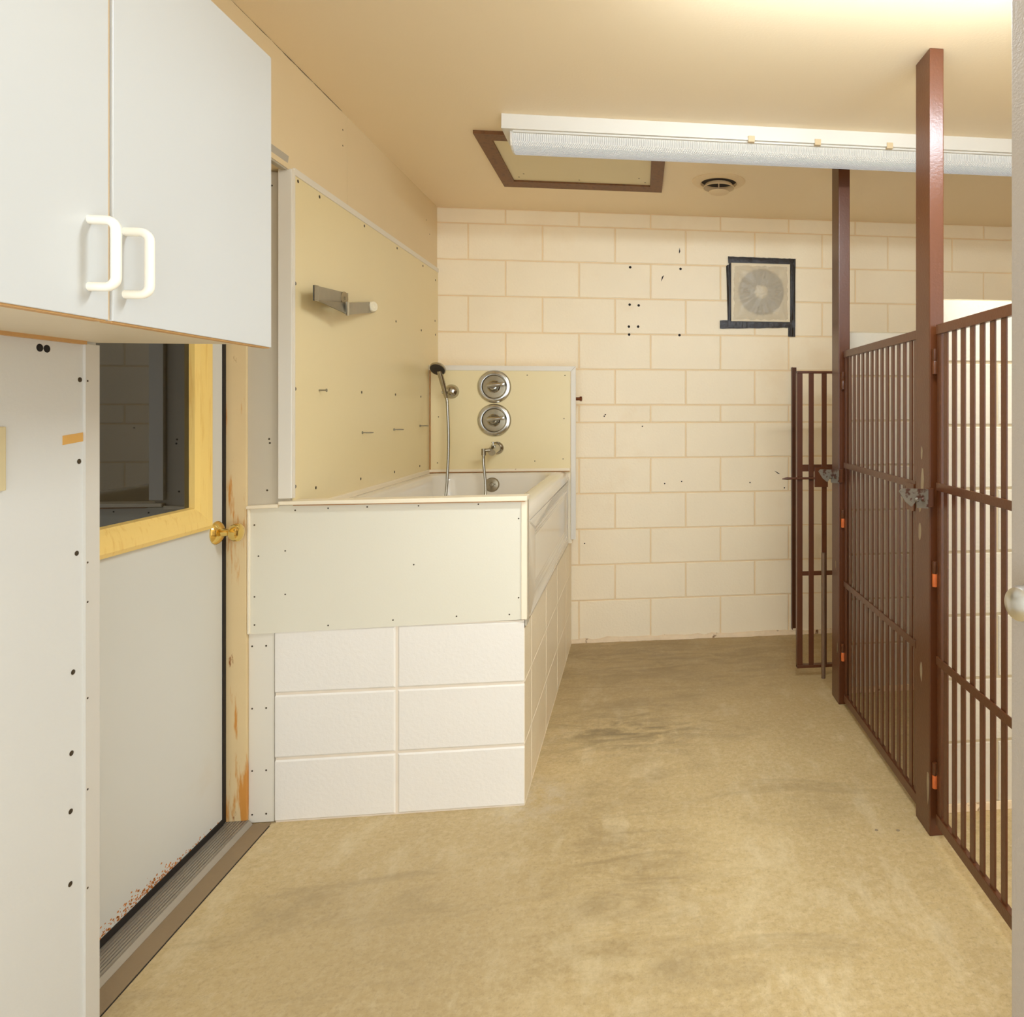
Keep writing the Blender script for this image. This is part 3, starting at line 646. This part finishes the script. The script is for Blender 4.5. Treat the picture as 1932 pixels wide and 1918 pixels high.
bm = nb(); lathe(bm, [(0, 0), (0.034, 0), (0.034, 0.004), (0.028, 0.012), (0.024, 0.014)], (-0.757, YC - 0.005, 1.122), (0, -1, 0), 32); finish('flange', bm, M['chrome'], sp, smooth=35)
bm = nb(); tube(bm, [(-0.757, YC - 0.008, 1.122), (-0.758, YC - 0.05, 1.122), (-0.76, YC - 0.10, 1.118), (-0.761, YC - 0.13, 1.106)], [0.024, 0.024, 0.023, 0.019], 20); finish('spout_body', bm, M['chrome'], sp, smooth=45)
bm = nb(); tube(bm, [(-0.76, YC - 0.10, 1.138), (-0.76, YC - 0.10, 1.156)], 0.004, 8); lathe(bm, [(0, 0), (0.008, 0), (0.008, 0.005), (0, 0.006)], (-0.76, YC - 0.10, 1.154), (0, 0, 1), 12); finish('diverter_knob', bm, M['chrome'], sp, smooth=40)
bm = nb(); tube(bm, [(-0.765, YC - 0.125, 1.118), (-0.80, YC - 0.135, 1.116)], 0.009, 12); tube(bm, [(-0.80, YC - 0.135, 1.126), (-0.80, YC - 0.135, 1.092)], 0.0115, 12); finish('hose_connector', bm, M['chromedark'], sp, smooth=40)
hb = thing('shower_holder', 'chrome wall holder cradling the hand shower', 'holder', (-0.998, YC - 0.005, 1.425))
bm = nb(); lathe(bm, [(0, 0), (0.038, 0), (0.038, 0.006), (0.032, 0.018), (0.022, 0.030), (0.012, 0.034), (0, 0.034)], (-0.992, YC - 0.005, 1.425), (0, -1, 0), 32); finish('wall_cup', bm, M['chrome'], hb, smooth=40)
bm = nb()
for s in (-1, 1): tube(bm, [(-1.002 + s * 0.017, YC - 0.035, 1.415), (-1.004 + s * 0.018, YC - 0.062, 1.418), (-1.004 + s * 0.014, YC - 0.078, 1.422)], 0.007, 10)
finish('cradle_prongs', bm, M['chromedark'], hb, smooth=40)
hs = thing('hand_shower', 'chrome hand shower with dark spray face and long steel hose', 'hand shower', (-1.004, YC - 0.06, 1.40))
H0, H1 = V((-1.004, YC - 0.062, 1.392)), V((-1.028, YC - 0.105, 1.530))
bm = nb(); tube(bm, [H0, H0.lerp(H1, 0.2), H0.lerp(H1, 0.6), H1], [0.0105, 0.012, 0.0135, 0.014], 16); finish('grip', bm, M['chrome'], hs, smooth=40)
dh = V((-0.08, -0.62, -0.60)).normalized(); HC = H1 + V((-0.006, -0.006, 0.012))
bm = nb(); lathe(bm, [(0, -0.030), (0.018, -0.026), (0.034, -0.010), (0.041, 0.0), (0.041, 0.008), (0.037, 0.010)], HC, dh, 32); finish('shower_head', bm, M['chrome'], hs, smooth=40)
bm = nb(); lathe(bm, [(0.037, 0.009), (0.03, 0.011), (0.018, 0.0115), (0.010, 0.009), (0, 0.009)], HC, dh, 32); finish('spray_face', bm, M['darkface'], hs, smooth=30)
bm = nb()
hp = smooth_path([tuple(H0), (-0.998, YC - 0.066, 1.34), (-0.992, YC - 0.07, 1.15), (-0.996, YC - 0.09, 0.93), (-1.00, YC - 0.17, 0.72), (-0.95, YC - 0.25, 0.648), (-0.85, YC - 0.30, 0.646), (-0.79, YC - 0.24, 0.70), (-0.786, YC - 0.155, 0.90), (-0.80, YC - 0.137, 1.05), (-0.80, YC - 0.135, 1.094)], 14)
tube(bm, hp, 0.0072, 12); finish('hose', bm, M['hose'], hs, smooth=60)
bm = nb(); tube(bm, [(XT + 0.013, 3.96, 1.388), (XT + 0.052, 3.96, 1.388)], 0.009, 14); lathe(bm, [(0, 0), (0.0135, 0), (0.0135, 0.012), (0, 0.014)], (XT + 0.052, 3.96, 1.388), (1, 0, 0), 6); lathe(bm, [(0.011, 0), (0.012, 0.004), (0.011, 0.008)], (XT + 0.02, 3.96, 1.388), (1, 0, 0), 16)
finish('pipe_stub', bm, M['copper'], smooth=40, label='short dark copper pipe stub sticking out beside the white trim', cat='pipe')

# ------------------------------------------------------------------ ceiling fixtures
def fluorescent(y0, lens, label, x0=-0.52, x1=1.92, clips=()):
    t = thing('fluorescent_light', label, 'ceiling light', ((x0 + x1) / 2, y0 + 0.1, ZC - 0.06), 'fluorescent ceiling lights')
    W = 0.172
    bm = nb(); poly_prism(bm, [(x0, y0, ZC), (x0, y0, ZC - 0.050), (x0, y0 - 0.004, ZC - 0.050), (x0, y0 - 0.004, ZC - 0.058), (x0, y0 + W + 0.004, ZC - 0.058), (x0, y0 + W + 0.004, ZC - 0.05), (x0, y0 + W, ZC - 0.05), (x0, y0 + W, ZC)], (x1 - x0, 0, 0))
    finish('housing', bm, M['fixture'], t, bevel=0.001)
    bm = nb()
    prof = [(y0 + 0.022, ZC - 0.058), (y0 + 0.024, ZC - 0.066), (y0 + 0.026, ZC - 0.092), (y0 + 0.036, ZC - 0.108), (y0 + 0.060, ZC - 0.117), (y0 + W / 2, ZC - 0.120), (y0 + W - 0.060, ZC - 0.117), (y0 + W - 0.036, ZC - 0.108), (y0 + W - 0.026, ZC - 0.092), (y0 + W - 0.022, ZC - 0.058)]
    poly_prism(bm, [(x0 + 0.035, a, b) for a, b in prof], (x1 - x0 - 0.07, 0, 0)); finish('diffuser', bm, lens, t, smooth=40)
    bm = nb(); poly_prism(bm, [(x0 + 0.028, a, b) for a, b in prof], (0.0068, 0, 0)); finish('lens_end', bm, M['fixture'], t)
    bm = nb(); poly_prism(bm, [(x1 - 0.0348, a, b) for a, b in prof], (0.0068, 0, 0)); finish('lens_end', bm, M['fixture'], t)
    bm = nb(); box(bm, (x0 + 0.04, y0 + 0.010, ZC - 0.064), (x1 - 0.04, y0 + 0.022, ZC - 0.0578)); finish('lens_lip', bm, M['fixture'], t)
    for cx_ in clips:
        bm = nb(); box(bm, (cx_, y0 - 0.008, ZC - 0.062), (cx_ + 0.026, y0 - 0.004, ZC - 0.042)); box(bm, (cx_, y0 - 0.008, ZC - 0.066), (cx_ + 0.026, y0 + 0.012, ZC - 0.0595)); finish('clip', bm, M['clip'], t, bevel=0.0015)
    return t
fluorescent(2.752, M['lens_dim'], 'long white fluorescent fixture with prismatic lens on the ceiling before the hatch', clips=(0.43, 0.70, 1.00))
fluorescent(1.487, M['lens_lit'], 'lit fluorescent fixture on the ceiling at the top right edge of the photo', x0=0.02, x1=1.24, clips=(0.43, 1.0))

ah = thing('attic_hatch', 'ivory attic hatch panel in a brown wood frame on the ceiling', 'hatch', (-0.274, 3.27, ZC - 0.014))
bm = nb(); o4 = [(-0.665, 2.931), (0.116, 2.931), (0.116, 3.615), (-0.668, 3.615)]; i4 = [(-0.603, 3.001), (0.055, 3.001), (0.055, 3.527), (-0.606, 3.527)]
for k in range(4):
    a, b, c_, d_ = o4[k], o4[(k + 1) % 4], i4[(k + 1) % 4], i4[k]
    poly_prism(bm, [(p[0], p[1], ZC - 0.014) for p in (a, b, c_, d_)], (0, 0, 0.0138))
finish('wood_frame', bm, M['hatchwood'], ah)
bm = nb(); box(bm, (-0.612, 2.995, ZC - 0.006), (0.061, 3.533, ZC - 0.0003)); hpn = finish('hatch_panel', bm, M['hatchpanel'], ah)
dots('nail_head', disc_mesh('nail_z', 0.004, 0.001, (0, 0, -1), M['screw'], 8), [(x, y, ZC - 0.006) for x, y in ((-0.575, 3.48), (-0.545, 3.43), (-0.29, 3.49), (0.03, 3.49), (0.0, 3.43))], hpn)

vt = thing('ceiling_vent', 'round cream ceiling vent beyond the fluorescent fixture', 'vent', (0.392, 3.447, ZC - 0.05))
vc = (0.392, 3.447, ZC)
bm = nb(); lathe(bm, [(0.131, 0.0), (0.131, 0.003), (0.124, 0.008), (0.096, 0.014), (0.090, 0.012), (0.086, 0.0005)], vc, (0, 0, -1), 48); finish('flange', bm, M['vent'], vt, smooth=40)
bm = nb(); lathe(bm, [(0.088, 0.0006), (0, 0.0006)], vc, (0, 0, -1), 40); finish('dark_throat', bm, M['ventdark'], vt)
bm = nb(); lathe(bm, [(0.066, 0.014), (0.077, 0.031), (0.078, 0.034), (0.075, 0.034), (0.064, 0.015)], vc, (0, 0, -1), 48); finish('cone_ring', bm, M['vent'], vt, smooth=40)
bm = nb(); lathe(bm, [(0, 0.006), (0.004, 0.006), (0.004, 0.038), (0.030, 0.042), (0.050, 0.050), (0.051, 0.053), (0.045, 0.057), (0, 0.059)], vc, (0, 0, -1), 48); finish('centre_cone', bm, M['vent'], vt, smooth=40)

# ------------------------------------------------------------------ exhaust fan sealed with plastic and tape on the back wall
ef = thing('exhaust_fan', 'wall exhaust fan sealed under clear plastic and black tape on the back wall', 'fan', (0.714, YB, 1.82))
fy = YB
bm = nb(); box(bm, (0.535, fy - 0.012, 1.845), (0.885, fy + 0.003, 2.186)); finish('housing', bm, M['fan'], ef, bevel=0.002)
bm = nb(); fcx, fcz = 0.712, 2.018
lathe(bm, [(0.135, 0.012), (0.135, 0.016), (0.128, 0.018), (0.124, 0.0135), (0.038, 0.0135)], (fcx, fy, fcz), (0, -1, 0), 48)
for k in range(30):
    t = 2 * math.pi * k / 30; c0, s0 = math.cos(t), math.sin(t); n0 = V((-s0, 0, c0)) * 0.0035
    a = V((fcx + 0.036 * c0, fy - 0.014, fcz + 0.036 * s0)); b = V((fcx + 0.126 * c0, fy - 0.014, fcz + 0.126 * s0))
    poly_prism(bm, [a - n0, b - n0 * 2, b + n0 * 2, a + n0], (0, -0.004, 0))
finish('grille', bm, M['fandark'], ef)
bm = nb(); lathe(bm, [(0.040, 0.012), (0.040, 0.020), (0.034, 0.024), (0, 0.026)], (fcx, fy, fcz), (0, -1, 0), 32); finish('hub', bm, M['fan'], ef, smooth=40)
bm = nb()   # slightly rumpled plastic film
n = 28; random.seed(5); g = []
for i in range(n + 1):
    row = []
    for j in range(n + 1):
        u, v = i / n, j / n; x = 0.535 + 0.35 * u; z = 1.84 + 0.345 * v
        d = math.hypot(x - fcx, z - fcz); bulge = 0.014 + 0.016 * max(0, 1 - d / 0.17) ; edge = min(u, 1 - u, v, 1 - v)
        ang = math.atan2(z - fcz, x - fcx)
        y = fy - 0.003 - bulge * min(1, edge * 7) - 0.005 * math.sin(ang * 15 + 2.0 * math.sin(ang * 4)) * min(1, edge * 6) * min(1, d / 0.08) - random.uniform(0, 0.0012)
        row.append(bm.verts.new((x, y - 0.010 * min(1, edge * 9), z)))
    g.append(row)
for i in range(n):
    for j in range(n): bm.faces.new((g[i][j], g[i + 1][j], g[i + 1][j + 1], g[i][j + 1]))
finish('plastic_sheet', bm, M['plastic'], ef, smooth=60, label='clear rumpled plastic film')
def tape(px, k):
    bm = nb(); P = [V(hit_back(*p)) for p in px]
    a, b, c_, d_ = P; m = 26; rows_ = []; random.seed(k)
    for i in range(m + 1):
        t = i / m; p, q = a.lerp(b, t), d_.lerp(c_, t); row = []
        for j in range(5):
            w = p.lerp(q, j / 4); w.y = YB - 0.0035 - k * 0.0008 - (random.uniform(0, 0.0024) if 0 < j < 4 else 0.0) - 0.0008 * math.sin(i * 2.1 + j)
            if j in (0, 4): w += V((random.uniform(-1, 1), 0, random.uniform(-1, 1))) * 0.0012
            row.append(bm.verts.new(w))
        rows_.append(row)
    for r1, r2 in zip(rows_, rows_[1:]):
        for j in range(4): bm.faces.new((r1[j], r2[j], r2[j + 1], r1[j + 1]))
    ret = bmesh.ops.extrude_face_region(bm, geom=list(bm.faces))
    for e in ret['geom']:
        if isinstance(e, bmesh.types.BMVert): e.co.y -= 0.0009
    finish('tape_strip', bm, M['tape'], ef, smooth=50)
tape([(1370, 502), (1382, 494), (1383.5, 606), (1373, 606)], 1)
tape([(1373, 484), (1499, 488.5), (1499, 503), (1374, 497.5)], 2)
tape([(1487, 488), (1500.5, 488.5), (1499.5, 635.5), (1487, 635)], 3)
tape([(1358, 604.5), (1500, 604), (1500, 618), (1358, 620)], 4)

# ------------------------------------------------------------------ kennel posts and gates
def post(y0, y1, x0, x1, label, chips):
    t = thing('kennel_post', label, 'post', ((x0 + x1) / 2, (y0 + y1) / 2, 0), 'brown steel kennel posts')
    bm = nb(); box(bm, (x0, y0, 0), (x1, y1, ZC)); o = finish('tube', bm, M['brown'], t, bevel=0.003)
    for y, z, w, h in chips:
        b2 = nb(); k = 9; random.seed(int(z * 1000)); pts = []
        for i in range(k):
            a = 2 * math.pi * i / k; rr = random.uniform(0.65, 1.1); pts.append((x0 - 0.0006, y + math.cos(a) * w * rr, z + math.sin(a) * h * rr))
        poly_prism(b2, pts, (0.0005, 0, 0)); finish('paint_chip', b2, M['chip'], o)
    return t
PN = post(2.088, 2.200, 0.899, 0.945, 'brown steel floor-to-ceiling kennel post, the nearer and larger of the two', [(2.145, 1.09, 0.014, 0.055), (2.15, 1.19, 0.007, 0.02), (2.165, 1.02, 0.012, 0.025), (2.10, 0.15, 0.010, 0.06), (2.155, 0.49, 0.009, 0.035), (2.165, 0.94, 0.012, 0.035)])
PF = post(3.070, 3.182, 0.893, 0.945, 'brown steel floor-to-ceiling kennel post, the farther of the two', [(3.09, 0.25, 0.006, 0.03), (3.12, 0.62, 0.008, 0.02)])
def latch(t, x, y, z, s=1.0):
    """tongue plate on a welded bracket"""
    bm = nb(); box(bm, (x - 0.016, y - 0.010, z - 0.034), (x + 0.008, y, z + 0.026)); finish('latch_bracket', bm, M['brown'], t, bevel=0.002)
    bm = nb(); p = [(-0.012, 0.024), (-0.098, 0.027), (-0.106, 0.018), (-0.086, -0.014), (-0.066, -0.030), (-0.050, -0.012), (-0.048, -0.034), (-0.012, -0.036)]
    poly_prism(bm, [(x + a, y - 0.014, z + b) for a, b in p], (0, 0.005, 0))
    for a, b in ((-0.050, -0.008), (-0.030, -0.008)): lathe(bm, [(0, 0), (0.007, 0), (0.007, 0.005), (0.004, 0.008), (0, 0.008)], (x + a, y - 0.014, z + b), (0, -1, 0), 10)
    for a, b in ((-0.094, 0.020), (-0.074, 0.018), (-0.080, 0.002)): lathe(bm, [(0.003, 0.0), (0.003, 0.0015), (0, 0.0015)], (x + a, y - 0.014, z + b), (0, -1, 0), 8, )
    finish('latch_tongue', bm, M['latch'], t, label='chipped grey latch tongue')
latch(PN, 0.900, 2.087, 1.060)
latch(PF, 0.902, 3.069, 1.035)

def gate_y(label, x, y0, y1, zt, zb, mids, bars, hinge_at, hinge_z, catch=None):
    """barred gate lying in a plane x = const from y0 (near) to y1 (far)"""
    t = thing('kennel_gate', label, 'gate', (x, (y0 + y1) / 2, zb), 'brown barred kennel gates')
    def bx_(name, a, b): bm = nb(); box(bm, a, b); return finish(name, bm, M['brown'], t, bevel=0.0012)
    for y in (y0, y1 - 0.028):
        bm = nb(); box(bm, (x, y, zb), (x + 0.005, y + 0.028, zt)); yy = y if y == y0 else y + 0.023
        box(bm, (x + 0.005, yy, zb), (x + 0.028, yy + 0.005, zt)); finish('stile', bm, M['brown'], t, bevel=0.001)
    bx_('top_rail', (x - 0.004, y0, zt - 0.030), (x + 0.012, y1, zt)); bx_('bottom_rail', (x - 0.004, y0, zb), (x + 0.012, y1, zb + 0.034))
    for z in mids: bx_('cross_rail', (x - 0.005, y0 + 0.002, z - 0.0125), (x, y1 - 0.002, z + 0.0125))
    bm = nb(); yb = bars[0]; box(bm, (x + 0.0005, yb - 0.0125, zb + 0.02), (x + 0.006, yb + 0.0125, zt - 0.015)); b0 = finish('bar', bm, M['brown'], t, bevel=0.001)
    for y in bars[1:]: clone(b0, (0, y - yb, 0), t)
    for z in hinge_z:
        bm = nb(); lathe(bm, [(0, 0), (0.008, 0), (0.008, 0.038), (0.0065, 0.040), (0.008, 0.042), (0.008, 0.078), (0, 0.078)], (x - 0.004, hinge_at, z), (0, 0, 1), 14); 
        if z < 1:
            for f in bm.faces:
                if f.calc_center_median().z < z + 0.039: f.material_index = 1
        finish('hinge', bm, [M['brown'], M['orange']], t, smooth=40)
    if catch:
        bm = nb(); box(bm, (x - 0.010, y0 + 0.005, catch - 0.07), (x - 0.004, y0 + 0.075, catch + 0.02)); finish('catch_plate', bm, M['brown'], t, bevel=0.001)
    return t
gate_y('brown barred kennel gate hung on the nearer post, cut by the grey door', 0.916, 1.13, 2.072, 1.592, 0.045, (1.092, 0.555), [2.015 - 0.0565 * i for i in range(15)], 2.0795, (1.44, 0.78, 0.155))
gate_y('brown barred kennel gate closed between the two brown posts', 0.914, 2.225, 3.052, 1.592, 0.022, (1.080, 0.550), [2.283 + 0.0576 * i for i in range(13)], 3.0605, (1.42, 0.80, 0.20), catch=1.062)

g3 = thing('kennel_gate', 'narrow brown barred gate standing beside the farther post near the back wall', 'gate', (0.89, 3.40, 0.05), 'brown barred kennel gates')
def bx3(name, a, b, m='brown', bev=0.0012): bm = nb(); box(bm, a, b); return finish(name, bm, M[m], g3, bevel=bev)
for xs in (0.776, 0.962):
    bm = nb(); box(bm, (xs, 3.396, 0.05), (xs + 0.028, 3.401, 1.519)); xx = xs if xs < 0.8 else xs + 0.023; box(bm, (xx, 3.401, 0.05), (xx + 0.005, 3.425, 1.519)); finish('stile', bm, M['brown'], g3, bevel=0.001)
bx3('top_rail', (0.776, 3.392, 1.508), (1.005, 3.420, 1.520)); bx3('bottom_rail', (0.776, 3.392, 0.050), (1.000, 3.420, 0.064))
bx3('cross_rail', (0.78, 3.4015, 1.022), (0.995, 3.407, 1.056)); bx3('cross_rail', (0.78, 3.4015, 0.505), (0.995, 3.407, 0.527))
for xb in (0.848, 0.914): bx3('bar', (xb - 0.013, 3.396, 0.06), (xb + 0.013, 3.4012, 1.51))
bx3('lock_plate', (0.862, 3.385, 0.945), (0.93, 3.391, 1.045))
bm = nb(); tube(bm, [(0.86, 3.384, 0.990), (0.74, 3.384, 0.990), (0.725, 3.384, 0.990), (0.698, 3.384, 0.988)], [0.006, 0.006, 0.007, 0.002], 12); finish('pointed_rod', bm, M['brown'], g3, smooth=40)
bm = nb(); tube(bm, [(0.906, 3.384, 0.0005), (0.906, 3.384, 0.62)], 0.0105, 14); finish('drop_rod', bm, M['rod'], g3, smooth=40, label='grey steel drop rod')
bm = nb(); box(bm, (0.893, YB - 0.030, 0.035), (0.898, YB - 0.0005, 1.578)); box(bm, (0.898, YB - 0.0055, 0.035), (0.925, YB - 0.0005, 1.578))
finish('angle_iron', bm, M['brown'], bevel=0.001, label='dark brown steel angle fixed upright on the back wall behind the narrow gate', cat='steel angle')

# ------------------------------------------------------------------ grey foreground door
ph = math.radians(20); s_, c_ = math.sin(ph), math.cos(ph)
P0 = V((0.560, 1.0, 0)); dirn = V((s_, -c_, 0)); nrm = V((-c_, -s_, 0))
d2 = thing('door_2', 'grey metal door standing open at the right edge with a satin knob', 'door', (P0.x + 0.1, 0.7, 0.01)); d2['kind'] = 'structure'
bm = nb(); a = P0; b = P0 + dirn * 0.86; e = -nrm * 0.044
poly_prism(bm, [a + V((0, 0, 0.01)), b + V((0, 0, 0.01)), b + V((0, 0, 2.04)), a + V((0, 0, 2.04))], e)
finish('door_panel', bm, M['greydoor'], d2, bevel=0.0015)
kp = P0 + dirn * 0.062 + V((0, 0, 1.058))
bm = nb(); lathe(bm, [(0, 0), (0.030, 0), (0.030, 0.004), (0.024, 0.008), (0.012, 0.010), (0.011, 0.028), (0.017, 0.032), (0.0235, 0.040), (0.0255, 0.050), (0.023, 0.060), (0.014, 0.066), (0, 0.0675)], kp, nrm, 40)
finish('door_knob', bm, M['satin'], d2, smooth=40, label='satin silver door knob')

# little things on the floor
bm = nb()
for x, y in ((0.775, 2.20), (0.842, 2.19)): lathe(bm, [(0, 0), (0.006, 0), (0.005, 0.0012), (0.0028, 0.0014), (0.002, 0.0008), (0, 0.0008)], (x - 0.03, y - 0.06, 0.0004), (0, 0, 1), 10)
finish('floor_anchor', bm, M['chip'], floor)

# ------------------------------------------------------------------ light, world, camera
w = bpy.data.worlds.new('World'); SC.world = w; w.use_nodes = True
bg = w.node_tree.nodes['Background']; bg.inputs[0].default_value = (0.89, 0.99, 1.09, 1); bg.inputs[1].default_value = 3.1

cam = bpy.data.cameras.new('Camera'); co = bpy.data.objects.new('Camera', cam); COL.objects.link(co); SC.camera = co
F, CXP, CYP, YAW, H = 1322.0, 1370.48, 771.73, -0.1241, 1.3308
co.location = (0, 0, H); co.rotation_euler = (math.pi / 2, 0, YAW)
cam.sensor_fit = 'HORIZONTAL'; cam.sensor_width = 36.0; cam.lens = F * 36.0 / 1932.0
cam.shift_x = (1932 / 2 - CXP) / 1932.0; cam.shift_y = (CYP - 1918 / 2) / 1932.0
cam.clip_start = 0.02
SC.view_settings.view_transform = 'Standard'; SC.view_settings.look = 'None'
SC.view_settings.gamma = 1.0; SC.view_settings.exposure = 0.06
SC.cycles.use_denoising = True
SC.cycles.max_bounces = 10; SC.cycles.diffuse_bounces = 6
SC.cycles.sample_clamp_indirect = 6.0
